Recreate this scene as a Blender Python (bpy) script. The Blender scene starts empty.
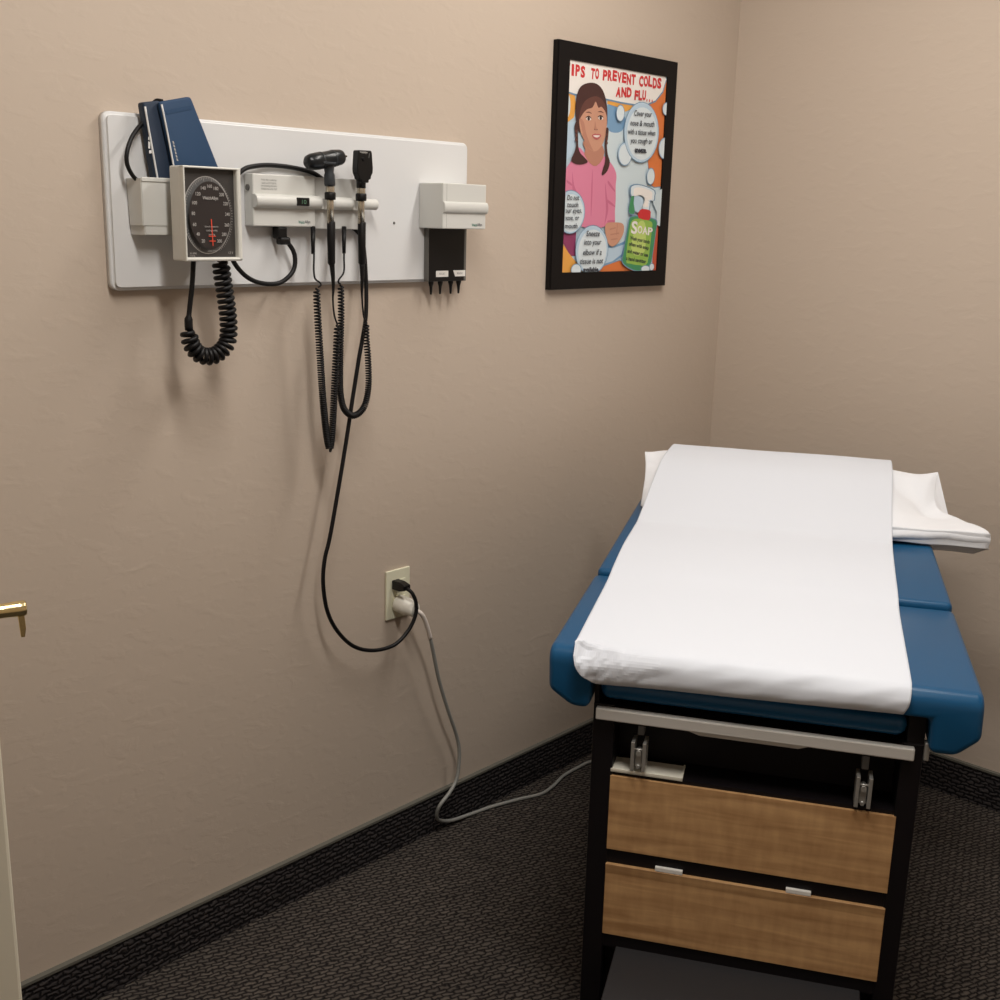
import bpy, bmesh, math, random
from mathutils import Vector, Matrix, noise
random.seed(4)
S = bpy.context.scene
COL = S.collection
PI = math.pi

# ------------------------------------------------------------ materials
def new_mat(name, color=(.5, .5, .5), rough=.5, metal=0.0, spec=.5):
    m = bpy.data.materials.new(name); m.use_nodes = True
    b = m.node_tree.nodes['Principled BSDF']
    b.inputs['Base Color'].default_value = (*color, 1)
    b.inputs['Roughness'].default_value = rough
    b.inputs['Metallic'].default_value = metal
    b.inputs['Specular IOR Level'].default_value = spec
    return m

def noise_bump(m, scale=60, strength=.1, dist=.002, detail=3, mapping=None, ramp=None, colvar=None):
    nt = m.node_tree; b = nt.nodes['Principled BSDF']
    tc = nt.nodes.new('ShaderNodeTexCoord'); mp = nt.nodes.new('ShaderNodeMapping')
    if mapping: mp.inputs['Scale'].default_value = mapping
    nt.links.new(tc.outputs['Object'], mp.inputs['Vector'])
    n = nt.nodes.new('ShaderNodeTexNoise'); n.inputs['Scale'].default_value = scale; n.inputs['Detail'].default_value = detail
    nt.links.new(mp.outputs['Vector'], n.inputs['Vector'])
    src = n.outputs['Fac']
    if ramp:
        r = nt.nodes.new('ShaderNodeValToRGB'); r.color_ramp.elements[0].position = ramp[0]; r.color_ramp.elements[1].position = ramp[1]
        nt.links.new(src, r.inputs['Fac']); src = r.outputs['Color']
    bp = nt.nodes.new('ShaderNodeBump'); bp.inputs['Strength'].default_value = strength; bp.inputs['Distance'].default_value = dist
    nt.links.new(src, bp.inputs['Height']); nt.links.new(bp.outputs['Normal'], b.inputs['Normal'])
    if colvar:
        mx = nt.nodes.new('ShaderNodeMix'); mx.data_type = 'RGBA'
        mx.inputs[6].default_value = (*colvar[0], 1); mx.inputs[7].default_value = (*colvar[1], 1)
        nt.links.new(n.outputs['Fac'], mx.inputs[0]); nt.links.new(mx.outputs[2], b.inputs['Base Color'])
    return m

M = {}
WALLC = (.56, .468, .385)
wm = new_mat('wall_paint', WALLC, .62, spec=.3)
nt = wm.node_tree; b = nt.nodes['Principled BSDF']
tc = nt.nodes.new('ShaderNodeTexCoord')
n1 = nt.nodes.new('ShaderNodeTexNoise'); n1.inputs['Scale'].default_value = 20; n1.inputs['Detail'].default_value = 5; n1.inputs['Distortion'].default_value = .35
n2 = nt.nodes.new('ShaderNodeTexNoise'); n2.inputs['Scale'].default_value = 70; n2.inputs['Detail'].default_value = 2
r1 = nt.nodes.new('ShaderNodeValToRGB'); r1.color_ramp.elements[0].position = .50; r1.color_ramp.elements[1].position = .72
mpw = nt.nodes.new('ShaderNodeMapping'); mpw.inputs['Scale'].default_value = (1, 1, 1.9)
nt.links.new(tc.outputs['Object'], mpw.inputs['Vector']); nt.links.new(mpw.outputs['Vector'], n1.inputs['Vector']); nt.links.new(tc.outputs['Object'], n2.inputs['Vector'])
nt.links.new(n1.outputs['Fac'], r1.inputs['Fac'])
ma = nt.nodes.new('ShaderNodeMath'); ma.operation = 'MULTIPLY_ADD'; ma.inputs[1].default_value = .25
nt.links.new(n2.outputs['Fac'], ma.inputs[0]); nt.links.new(r1.outputs['Color'], ma.inputs[2])
bp = nt.nodes.new('ShaderNodeBump'); bp.inputs['Strength'].default_value = .165; bp.inputs['Distance'].default_value = .0022
nt.links.new(ma.outputs[0], bp.inputs['Height']); nt.links.new(bp.outputs['Normal'], b.inputs['Normal'])
M['wall'] = wm
M['ceiling'] = new_mat('ceiling_paint', (.50, .46, .41), .8)

def carpet(name, c0, c1, rot, sc=1.0):
    m = new_mat(name, c0, .95, spec=.1)
    nt = m.node_tree; b = nt.nodes['Principled BSDF']
    tc = nt.nodes.new('ShaderNodeTexCoord'); mp = nt.nodes.new('ShaderNodeMapping')
    mp.inputs['Rotation'].default_value = rot
    nt.links.new(tc.outputs['Object'], mp.inputs['Vector'])
    nz = nt.nodes.new('ShaderNodeTexNoise'); nz.inputs['Scale'].default_value = 60; nz.inputs['Detail'].default_value = 2
    nt.links.new(mp.outputs['Vector'], nz.inputs['Vector'])
    add = nt.nodes.new('ShaderNodeMixRGB'); add.blend_type = 'ADD'; add.inputs[0].default_value = .016
    nt.links.new(mp.outputs['Vector'], add.inputs[1]); nt.links.new(nz.outputs['Color'], add.inputs[2])
    br = nt.nodes.new('ShaderNodeTexBrick')
    br.inputs['Color1'].default_value = (1, 1, 1, 1); br.inputs['Color2'].default_value = (.62, .62, .62, 1); br.inputs['Mortar'].default_value = (0, 0, 0, 1)
    br.inputs['Scale'].default_value = 1; br.inputs['Mortar Size'].default_value = .0027 * sc; br.inputs['Mortar Smooth'].default_value = 1.0
    br.inputs['Brick Width'].default_value = .014 * sc; br.inputs['Row Height'].default_value = .0062 * sc
    nt.links.new(add.outputs[0], br.inputs['Vector'])
    mx = nt.nodes.new('ShaderNodeMix'); mx.data_type = 'RGBA'
    mx.inputs[6].default_value = (*c0, 1); mx.inputs[7].default_value = (*c1, 1)
    nt.links.new(br.outputs['Color'], mx.inputs[0]); nt.links.new(mx.outputs[2], b.inputs['Base Color'])
    bp = nt.nodes.new('ShaderNodeBump'); bp.inputs['Strength'].default_value = .8; bp.inputs['Distance'].default_value = .003
    nt.links.new(br.outputs['Color'], bp.inputs['Height']); nt.links.new(bp.outputs['Normal'], b.inputs['Normal'])
    return m
M['carpet'] = carpet('loop_carpet', (.014, .012, .012), (.125, .107, .092), (0, 0, math.radians(22)), 1.7)
M['basecarpet'] = carpet('base_carpet', (.009, .008, .009), (.072, .064, .064), (PI / 2, 0, 0), 1.7)
M['basecarpet2'] = carpet('base_carpet_side', (.009, .008, .009), (.072, .064, .064), (PI / 2, PI / 2, 0), 1.7)
M['basecap'] = new_mat('base_edging', (.13, .125, .105), .6)

def wood(name):
    m = new_mat(name, (.4, .2, .08), .42, spec=.4)
    nt = m.node_tree; b = nt.nodes['Principled BSDF']
    tc = nt.nodes.new('ShaderNodeTexCoord'); mp = nt.nodes.new('ShaderNodeMapping'); mp.inputs['Scale'].default_value = (2.2, 1, 26)
    nt.links.new(tc.outputs['Object'], mp.inputs['Vector'])
    a = nt.nodes.new('ShaderNodeTexNoise'); a.inputs['Scale'].default_value = 2.2; a.inputs['Detail'].default_value = 5; a.inputs['Distortion'].default_value = .5
    nt.links.new(mp.outputs['Vector'], a.inputs['Vector'])
    mp2 = nt.nodes.new('ShaderNodeMapping'); mp2.inputs['Scale'].default_value = (34, 1, 9)
    nt.links.new(tc.outputs['Object'], mp2.inputs['Vector'])
    c = nt.nodes.new('ShaderNodeTexNoise'); c.inputs['Scale'].default_value = 1.6; c.inputs['Detail'].default_value = 4
    nt.links.new(mp2.outputs['Vector'], c.inputs['Vector'])
    sm = nt.nodes.new('ShaderNodeMath'); sm.operation = 'ADD'; nt.links.new(a.outputs['Fac'], sm.inputs[0]); 
    sc = nt.nodes.new('ShaderNodeMath'); sc.operation = 'MULTIPLY'; sc.inputs[1].default_value = .45; nt.links.new(c.outputs['Fac'], sc.inputs[0]); nt.links.new(sc.outputs[0], sm.inputs[1])
    r = nt.nodes.new('ShaderNodeValToRGB')
    r.color_ramp.elements[0].position = .50; r.color_ramp.elements[0].color = (.37, .20, .085, 1)
    r.color_ramp.elements[1].position = .92; r.color_ramp.elements[1].color = (.62, .375, .175, 1)
    nt.links.new(sm.outputs[0], r.inputs['Fac']); nt.links.new(r.outputs['Color'], b.inputs['Base Color'])
    return m
M['wood'] = wood('maple_laminate')
M['body'] = new_mat('black_laminate', (.0055, .004, .005), .5, spec=.25)
M['cavity'] = new_mat('black_steel', (.005, .004, .005), .6, spec=.2)
M['vinyl'] = noise_bump(new_mat('blue_vinyl', (.007, .078, .185), .34, spec=.36), 240, .05, .0006)
M['paper'] = noise_bump(new_mat('exam_paper', (.70, .735, .80), .85, spec=.1), 14, .12, .004, 2)
M['case'] = noise_bump(new_mat('pillowcase', (.82, .84, .88), .8, spec=.15), 9, .5, .012, 3)
M['alu'] = noise_bump(new_mat('brushed_aluminium', (.62, .60, .56), .5, .15), 8, .15, .0004, 4, (1, 1, 60))
M['steel'] = new_mat('dull_steel', (.45, .44, .41), .42, .7)
M['plate_cream'] = new_mat('cream_plastic', (.82, .79, .68), .45)
M['white_tag'] = new_mat('white_tag', (.78, .76, .72), .5)
M['step'] = noise_bump(new_mat('grey_step_vinyl', (.020, .019, .021), .65), 200, .3, .001)
M['board'] = noise_bump(new_mat('white_laminate', (.72, .725, .73), .34), 6, .02, .001)
M['casing'] = new_mat('device_plastic', (.64, .64, .61), .42)
M['casing2'] = new_mat('device_plastic_grey', (.52, .52, .50), .45)
M['gauge'] = new_mat('gauge_plastic', (.68, .67, .62), .35)
M['dial'] = new_mat('dial_grey', (.052, .048, .046), .35)
M['dial2'] = new_mat('dial_dark', (.032, .026, .025), .35)
M['dialtxt'] = new_mat('dial_marks', (.42, .40, .38), .5)
M['ring'] = new_mat('dial_ring', (.13, .13, .13), .4)
M['redneedle'] = new_mat('red_needle', (.75, .08, .04), .4)
M['black'] = new_mat('black_plastic', (.006, .0055, .0055), .4, spec=.3)
M['rubber'] = new_mat('black_cord', (.006, .0055, .006), .45, spec=.28)
M['head'] = new_mat('instrument_head', (.008, .010, .012), .3, spec=.4)
M['headgrey'] = new_mat('instrument_grey', (.03, .036, .042), .35)
M['metal'] = new_mat('nickel', (.62, .57, .47), .25, .9)
M['smoke'] = new_mat('smoked_edge', (.12, .115, .105), .35)
M['cuff'] = noise_bump(new_mat('cuff_nylon', (.013, .048, .115), .65), 900, .3, .0006)
M['cuffdark'] = noise_bump(new_mat('cuff_nylon_dark', (.012, .026, .055), .65), 900, .3, .0006)
M['piping'] = new_mat('white_piping', (.72, .72, .72), .6)
M['ivory'] = new_mat('ivory_plastic', (.80, .78, .60), .38)
M['plugwhite'] = new_mat('plug_white', (.82, .80, .72), .4)
M['sleeve'] = new_mat('white_sleeve', (.82, .74, .68), .5)
M['greycord'] = new_mat('grey_cord', (.30, .30, .28), .5)
M['brass'] = new_mat('polished_brass', (.92, .76, .40), .2, 1)
M['door'] = new_mat('cream_door_paint', (.82, .77, .63), .35)
M['frame'] = new_mat('black_frame', (.004, .003, .0035), .5, spec=.22)
M['mark'] = new_mat('grey_print', (.16, .16, .16), .6)
M['green'] = new_mat('green_print', (.02, .16, .12), .5)
M['screen_green'] = new_mat('switch_mark', (.10, .22, .14), .5)
for k, c in dict(p_white=(.86, .82, .78), p_red=(.62, .035, .04), p_orange=(.72, .20, .055), p_yellow=(.80, .38, .08), p_redb=(.55, .10, .05),
                 p_sky=(.48, .60, .68), p_sky2=(.62, .72, .76), p_skyd=(.20, .36, .55), p_purple=(.28, .05, .13), p_hair=(.065, .026, .024), p_hair2=(.13, .05, .04), p_skin=(.60, .31, .21),
                 p_skin2=(.50, .23, .16), p_shirt=(.72, .235, .36), p_shirt2=(.60, .16, .27), p_eye=(.04, .02, .02), p_lip=(.50, .12, .12),
                 p_teeth=(.8, .7, .65), p_bub=(.50, .64, .76), p_bubl=(.70, .78, .82), p_edge=(.17, .29, .42), p_txt=(.03, .035, .05), p_green=(.30, .50, .09),
                 p_greenr=(.06, .28, .12), p_dark=(.03, .03, .03), p_yl=(.52, .66, .18)).items():
    M[k] = new_mat('print_' + k[2:], c, .45, spec=.35)
ml = bpy.data.materials.new('lamp_tube'); ml.use_nodes = True
nn = ml.node_tree.nodes; nn.clear()
em = nn.new('ShaderNodeEmission'); em.inputs[0].default_value = (1, .86, .70, 1); em.inputs[1].default_value = 6
oo = nn.new('ShaderNodeOutputMaterial'); ml.node_tree.links.new(em.outputs[0], oo.inputs[0]); M['tube'] = ml

# ------------------------------------------------------------ helpers
def obj(name, bm, mats, parent=None, loc=None, smooth=None):
    """bm is in WORLD coords when the parent sits unrotated at loc; it is shifted by -loc."""
    me = bpy.data.meshes.new(name)
    if loc is not None: bmesh.ops.translate(bm, verts=bm.verts, vec=-Vector(loc))
    bmesh.ops.recalc_face_normals(bm, faces=bm.faces)
    bm.to_mesh(me); bm.free()
    if not isinstance(mats, (list, tuple)): mats = [mats]
    for m in mats: me.materials.append(M[m] if isinstance(m, str) else m)
    o = bpy.data.objects.new(name, me); COL.objects.link(o)
    if parent: o.parent = parent
    return o

def tag(o, label, cat=None, group=None, kind=None):
    o['label'] = label
    if cat: o['category'] = cat
    if group: o['group'] = group
    if kind: o['kind'] = kind
    return o

def empty(name, label, cat, loc, rz=0, group=None):
    o = bpy.data.objects.new(name, None); COL.objects.link(o)
    o.location = loc; o.rotation_euler = (0, 0, rz); o.empty_display_size = .05
    return tag(o, label, cat, group)

def struct(name, bm, mats, parent=None):
    o = obj(name, bm, mats, parent)
    if not parent: o['kind'] = 'structure'
    return o

def NB(): return bmesh.new()

def box(bm, x0, x1, y0, y1, z0, z1, bev=0, seg=2, mi=0, smooth=False):
    t = bmesh.new()
    vs = [t.verts.new((x, y, z)) for x in (x0, x1) for y in (y0, y1) for z in (z0, z1)]
    for f in ((0, 1, 3, 2), (4, 6, 7, 5), (0, 4, 5, 1), (2, 3, 7, 6), (0, 2, 6, 4), (1, 5, 7, 3)): t.faces.new([vs[i] for i in f])
    bmesh.ops.recalc_face_normals(t, faces=t.faces)
    if bev: bmesh.ops.bevel(t, geom=t.edges[:], offset=bev, segments=seg, affect='EDGES', profile=.5)
    for f in t.faces: f.material_index = mi; f.smooth = smooth
    merge(bm, t)

def merge(bm, t):
    me = bpy.data.meshes.new('t'); t.to_mesh(me); t.free(); bm.from_mesh(me); bpy.data.meshes.remove(me)

def prism(bm, pts, y0, y1, bev=0, seg=2, mi=0, axis='y', smooth=False):
    """polygon pts (a,b) extruded along an axis. axis y: (a=x,b=z); x: (a=y,b=z); z: (a=x,b=y)"""
    t = bmesh.new()
    def P(a, b, c): return {'y': (a, c, b), 'x': (c, a, b), 'z': (a, b, c)}[axis]
    lo = [t.verts.new(P(a, b, y0)) for a, b in pts]; hi = [t.verts.new(P(a, b, y1)) for a, b in pts]
    t.faces.new(lo); t.faces.new(hi[::-1])
    n = len(pts)
    for i in range(n): t.faces.new((lo[i], hi[i], hi[(i + 1) % n], lo[(i + 1) % n]))
    bmesh.ops.recalc_face_normals(t, faces=t.faces)
    if bev: bmesh.ops.bevel(t, geom=t.edges[:], offset=bev, segments=seg, affect='EDGES', profile=.5)
    for f in t.faces: f.material_index = mi; f.smooth = smooth
    merge(bm, t)

def lathe(bm, prof, p0, axis, n=24, mi=0, smooth=True):
    """prof: (distance along axis, radius)"""
    ax = Vector(axis).normalized(); u = ax.orthogonal().normalized(); v = ax.cross(u); p0 = Vector(p0)
    rings = []
    for d, r in prof:
        rings.append([bm.verts.new(p0 + ax * d + (u * math.cos(2 * PI * k / n) + v * math.sin(2 * PI * k / n)) * max(r, 1e-5)) for k in range(n)])
    for a, c in zip(rings, rings[1:]):
        for k in range(n):
            f = bm.faces.new((a[k], a[(k + 1) % n], c[(k + 1) % n], c[k])); f.smooth = smooth; f.material_index = mi
    for rg in (rings[0], rings[-1]):
        f = bm.faces.new(rg); f.material_index = mi

def cyl(bm, p0, p1, r, n=20, mi=0, r2=None):
    p0 = Vector(p0); p1 = Vector(p1); L = (p1 - p0).length
    lathe(bm, [(0, r), (L, r if r2 is None else r2)], p0, p1 - p0, n, mi)

def catmull(pts, step):
    P = [Vector(p) for p in pts]; P = [P[0] * 2 - P[1]] + P + [P[-1] * 2 - P[-2]]
    out = []
    for i in range(1, len(P) - 2):
        k = max(2, int((P[i + 1] - P[i]).length / step))
        for j in range(k):
            t = j / k; t2 = t * t; t3 = t2 * t
            out.append(.5 * ((2 * P[i]) + (P[i + 1] - P[i - 1]) * t + (2 * P[i - 1] - 5 * P[i] + 4 * P[i + 1] - P[i + 2]) * t2 + (3 * P[i] - P[i - 1] - 3 * P[i + 1] + P[i + 2]) * t3))
    out.append(P[-2]); return out

def frames(path):
    T = [((path[min(i + 1, len(path) - 1)] - path[max(i - 1, 0)])).normalized() for i in range(len(path))]
    u = T[0].orthogonal().normalized(); out = []
    for t in T:
        u = (u - t * u.dot(t)).normalized(); out.append((t, u, t.cross(u)))
    return out

def tube(bm, path, r, n=10, mi=0):
    fr = frames(path); rings = []
    for i, (p, (t, u, v)) in enumerate(zip(path, fr)):
        rr = r(i / (len(path) - 1)) if callable(r) else r
        rings.append([bm.verts.new(p + (u * math.cos(2 * PI * k / n) + v * math.sin(2 * PI * k / n)) * rr) for k in range(n)])
    for a, c in zip(rings, rings[1:]):
        for k in range(n):
            f = bm.faces.new((a[k], a[(k + 1) % n], c[(k + 1) % n], c[k])); f.smooth = True; f.material_index = mi
    for rg in (rings[0], rings[-1]): bm.faces.new(rg).material_index = mi

def coil_path(pts, R, pitch, per=10, taper=.06):
    base = catmull(pts, .002); L = [0]
    for a, c in zip(base, base[1:]): L.append(L[-1] + (c - a).length)
    fr = frames(base); total = L[-1]; out = []; s = 0; i = 0
    pf = pitch if callable(pitch) else (lambda t: pitch)
    ph = 0
    while s < total:
        while i < len(L) - 2 and L[i + 1] < s: i += 1
        t = (s - L[i]) / max(1e-9, L[i + 1] - L[i]); p = base[i].lerp(base[i + 1], t)
        u = fr[i][1].lerp(fr[i + 1][1], t).normalized(); v = fr[i][2].lerp(fr[i + 1][2], t).normalized()
        q = s / total; e = min(1, q / taper, (1 - q) / taper)
        out.append(p + (u * math.cos(ph) + v * math.sin(ph)) * R * max(.05, e)); ph += 2 * PI / per; s += pf(q) / per
    return out

def text_tris(s, size=1.0, bold=0.0, sx=1.0, shear=0.0):
    """flat text triangulated in 2D: list of faces of (x,y)"""
    cu = bpy.data.curves.new('t', 'FONT'); cu.body = s; cu.size = size; cu.offset = bold * size; cu.shear = shear; cu.resolution_u = 3
    cu.align_x = 'CENTER'; cu.align_y = 'CENTER'
    o = bpy.data.objects.new('t', cu); COL.objects.link(o); bpy.context.view_layer.update()
    me = o.to_mesh(); fs = [[(me.vertices[i].co.x * sx, me.vertices[i].co.y) for i in p.vertices] for p in me.polygons]
    o.to_mesh_clear(); bpy.data.objects.remove(o); bpy.data.curves.remove(cu)
    return fs

class Flat:
    """printed artwork: stacked flat shapes (u right, v up) as one mesh"""
    def __init__(s, eps=.00006): s.f = []; s.mats = []; s.k = 0; s.eps = eps
    def mi(s, m):
        if m not in s.mats: s.mats.append(m)
        return s.mats.index(m)
    def poly(s, pts, m, smooth=0):
        if smooth:
            P = [Vector((a, b, 0)) for a, b in pts]; P = P + [P[0]]
            P = [P[-2]] + P + [P[1]]; out = []
            for i in range(1, len(P) - 2):
                for j in range(smooth):
                    t = j / smooth; t2 = t * t; t3 = t2 * t
                    q = .5 * ((2 * P[i]) + (P[i + 1] - P[i - 1]) * t + (2 * P[i - 1] - 5 * P[i] + 4 * P[i + 1] - P[i + 2]) * t2 + (3 * P[i] - P[i - 1] - 3 * P[i + 1] + P[i + 2]) * t3)
                    out.append((q.x, q.y))
            pts = out
        s.k += 1; s.f.append((list(pts), s.k, s.mi(m)))
    def ell(s, cx, cy, rx, ry, m, n=28, rot=0):
        s.poly([(cx + rx * math.cos(a) * math.cos(rot) - ry * math.sin(a) * math.sin(rot), cy + rx * math.cos(a) * math.sin(rot) + ry * math.sin(a) * math.cos(rot)) for a in [2 * PI * i / n for i in range(n)]], m)
    def line(s, a, b, w, m):
        a = Vector(a); b = Vector(b); d = (b - a).normalized(); q = Vector((-d.y, d.x)) * w / 2
        s.poly([tuple(a + q), tuple(b + q), tuple(b - q), tuple(a - q)], m)
    def text(s, st, cx, cy, size, m, w=None, rot=0, bold=0, shear=0):
        t = text_tris(st, size, bold, 1, shear)
        if not t: return
        xs = [p[0] for f in t for p in f]; ww = max(xs) - min(xs); mid = (max(xs) + min(xs)) / 2
        ys = [p[1] for f in t for p in f]; my = (max(ys) + min(ys)) / 2
        k = (w / ww) if w else 1; s.k += 1; i = s.mi(m); c, n = math.cos(rot), math.sin(rot)
        for f in t:
            pts = [((x - mid) * k, y - my) for x, y in f]
            s.f.append(([(cx + x * c - y * n, cy + x * n + y * c) for x, y in pts], s.k, i))
    def build(s, name, P, parent=None, loc=None):
        """P(u,v,d) -> world point, d = height above the carrier"""
        bm = NB()
        for pts, k, i in s.f:
            try: f = bm.faces.new([bm.verts.new(P(a, b, k * s.eps)) for a, b in pts]); f.material_index = i
            except ValueError: pass
        me = bpy.data.meshes.new(name)
        if loc is not None: bmesh.ops.translate(bm, verts=bm.verts, vec=-Vector(loc))
        bmesh.ops.triangulate(bm, faces=bm.faces[:])
        bm.to_mesh(me); bm.free()
        for m in s.mats: me.materials.append(M[m])
        o = bpy.data.objects.new(name, me); COL.objects.link(o)
        if parent: o.parent = parent
        return o

# ------------------------------------------------------------ room
XL, YF, H = -3.35, -3.0, 2.62
bm = NB(); box(bm, XL, 0, 0, .12, 0, H); struct('wall_left', bm, 'wall')
bm = NB(); box(bm, 0, .12, YF, .12, 0, H); struct('wall_right', bm, 'wall')
bm = NB(); box(bm, XL - .12, 0, YF - .12, YF, 0, H); struct('wall_front', bm, 'wall')
# back wall with the doorway the open door belongs to
bm = NB(); box(bm, XL - .12, XL, -.22, .12, 0, H); box(bm, XL - .12, XL, YF, -1.12, 0, H); box(bm, XL - .12, XL, -1.12, -.22, 2.05, H); struct('wall_back', bm, 'wall')
bm = NB(); box(bm, XL - .9, .12, YF - .12, .12, -.1, 0); struct('floor', bm, 'carpet')
bm = NB(); box(bm, XL - .12, .12, YF - .12, .12, H, H + .1); struct('ceiling', bm, 'ceiling')
bm = NB()
box(bm, XL + .0, 0, -.010, 0, 0, .098, mi=0); box(bm, XL, 0, -.012, 0, .098, .1035, mi=1)
struct('baseboard_left', bm, ['basecarpet', 'basecap'])
bm = NB()
box(bm, -.010, 0, YF, -.010, 0, .098, mi=0); box(bm, -.012, 0, YF, -.012, .098, .1035, mi=1)
struct('baseboard_right', bm, ['basecarpet2', 'basecap'])
bm = NB()
box(bm, XL - .125, XL + .015, -.22, -.155, 0, 2.11, .004); box(bm, XL - .125, XL + .015, -1.185, -1.12, 0, 2.11, .004); box(bm, XL - .125, XL + .015, -1.12, -.22, 2.05, 2.11, .004)
struct('trim_1', bm, 'door')
# open door leaf: hinge edge in the back wall, free edge reaching into the left of the view
edge = Vector((-2.357, -.540, 0)); hinge = Vector((-3.19, -.20, 0))
dd = (edge - hinge).normalized(); nn_ = Vector((-dd.y, dd.x, 0))          # nn_ points to the left wall
door = bpy.data.objects.new('door_1', None); COL.objects.link(door); door['kind'] = 'structure'; door.location = edge
door.rotation_euler = (0, 0, math.atan2(dd.y, dd.x)); door['label'] = 'cream painted door leaf standing open at the left edge'
Ld = (edge - hinge).length
bm = NB(); box(bm, -Ld, 0, 0, .035, .012, 2.02, .0035, 2)
for z0, z1 in ((.16, .86), (1.06, 1.86)):
    box(bm, -Ld + .12, -.13, -.004, 0, z0, z1, .002)
obj('door_leaf', bm, 'door', door)
bm = NB()
hz = .985
lathe(bm, [(0, .028), (.006, .028), (.010, .020), (.012, .0095), (.060, .0095)], (-.055, .035, hz - .020), (0, 1, 0), 24)
lathe(bm, [(0, .009), (.004, .0125), (.030, .0125), (.034, .0090), (.092, .0094), (.104, .0102), (.112, .0102), (.114, .009), (.1145, 0)], (-.070, .088, hz - .018), (.985, .17, -.02), 24)
prism(bm, [(.032, hz - .026), (.040, hz - .026), (.041, hz - .046), (.039, hz - .058), (.034, hz - .058)], .103, .107, .0008)
obj('door_handle', bm, 'brass', door)
bm = NB(); box(bm, -.001, .0012, .008, .028, hz - .055, hz + .055, .0005); obj('latch_plate', bm, 'brass', door)

# ceiling lights (two strip troffers)
def ceiling_light(x, y, label, power, w=.16, L=1.18):
    t = empty('ceiling_light', label, 'light', (x, y, H), 0, 'ceiling strip lights')
    bm = NB(); box(bm, -w / 2 - .02, w / 2 + .02, -L / 2 - .02, L / 2 + .02, -.05, -.001, .004); obj('lamp_housing', bm, 'ceiling', t)
    bm = NB(); box(bm, -w / 2, w / 2, -L / 2, L / 2, -.0535, -.0502); obj('diffuser', bm, 'tube', t)
    l = bpy.data.lights.new('strip', 'AREA'); l.shape = 'RECTANGLE'; l.size = w; l.size_y = L; l.energy = power; l.color = (1, .965, .92)
    lo = bpy.data.objects.new('strip_light', l); COL.objects.link(lo); lo.location = (x, y, H - .056)
LIGHTS = [(-.88, -.98, 'ceiling strip light nearer the corner, above the exam table', 15.5), (-2.02, -1.28, 'ceiling strip light nearer the door, above the camera side', 23)]
for a in LIGHTS: ceiling_light(*a)

# ------------------------------------------------------------ examination table
TO = Vector((-1.4734, -.7604, 0)); TR = math.radians(-61.5)
T = empty('examination_table', 'blue vinyl examination table with black cabinet and two maple drawers', 'examination table', TO, TR)

bm = NB()
FY = 0.0
# carcass
box(bm, -.006, .030, FY, 1.16, .03, .688, .002)
box(bm, -.006, .0018, FY + .004, .13, .68, .737, .001)
box(bm, -.006, .030, .11, 1.16, .68, .737, .002)
box(bm, .480, .512, FY, 1.16, .03, .688, .002)
box(bm, .486, .512, FY + .004, .13, .68, .737, .001)
box(bm, .480, .512, .11, 1.16, .68, .737, .002)
box(bm, .025, .485, .07, 1.16, .03, .69)
box(bm, .025, .485, FY + .004, .08, .655, .684)
box(bm, .025, .485, FY + .002, .08, .398, .427)
box(bm, .025, .485, FY + .002, .08, .236, .264)
box(bm, .025, .485, FY + .004, .08, .5615, .568)
box(bm, .025, .485, .030, .16, .03, .24)
box(bm, .0, .507, .10, 1.14, .0, .05)
box(bm, .03, .48, .12, 1.1, .69, .737)
obj('cabinet_body', bm, 'body', T)

def drawer(z0, z1, lip):
    bm = NB()
    if lip: prism(bm, [(-.0018, z0), (-.0018, z1 - .019), (-.0045, z1), (.06, z1), (.06, z0)], .028, .4835, .0008, 1, axis='x')
    else: box(bm, .028, .4835, -.0018, .06, z0, z1, .0004)
    return obj('drawer', bm, 'wood', T)
drawer(.4255, .5615, False); d2 = drawer(.2620, .3985, True)
for x0, x1 in ((.112, .158), (.327, .367)):
    bm = NB(); box(bm, x0, x1, -.004, .010, .3990, .4065, .0008); o = obj('drawer_tab', bm, 'white_tag', d2)

bm = NB(); box(bm, 0, .498, -.014, .0, .6645, .6845, .002, 2); r_ = obj('front_rail', bm, 'alu', T)
bm = NB(); prism(bm, [(.15, .664), (.342, .664), (.325, .658), (.170, .658)], -.010, .002, .0008); obj('finger_pull', bm, 'alu', r_)

def stirrup(x, z0, z1):
    t = NB()
    for s in (-1, 1): box(t, x + s * .0095 - .003, x + s * .0095 + .003, -.012, .02, z0, z1, .001, mi=0)
    box(t, x - .0055, x + .0055, -.004, .02, z0 + .004, z0 + (z1 - z0) * .55, .001, mi=0)
    cyl(t, (x, -.009, z0 + (z1 - z0) * .60), (x, .01, z0 + (z1 - z0) * .60), .0048, 14)
    cyl(t, (x - .009, -.006, z0 + (z1 - z0) * .72), (x + .009, -.006, z0 + (z1 - z0) * .72), .0022, 12)
    cyl(t, (x, -.007, z0 + .005), (x, .005, z0 + .005), .0035, 12)
    o = obj('stirrup_clip', t, 'steel', T)
    t = NB(); box(t, x - .0055, x + .0055, .010, .03, z1 + .004, .655, .0015); obj('clip_slot', t, 'ring', o)
stirrup(.0735, .581, .6315); stirrup(.430, .573, .6250)
bm = NB(); box(bm, .027, .147, .000, .052, .5682, .5712, .0006); box(bm, .027, .147, .0, .0025, .5682, .5745, .0005)
box(bm, .0275, .030, .0, .052, .5682, .5735, .0004); box(bm, .144, .147, .0, .052, .5682, .5735, .0004)
tag(obj('pull_out_tray', bm, 'plate_cream', T), 'cream pull-out tray edge')
bm = NB(); box(bm, .051, .461, -.30, .10, .19, .235, .004); s_ = obj('step', bm, 'body', T)
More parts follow.
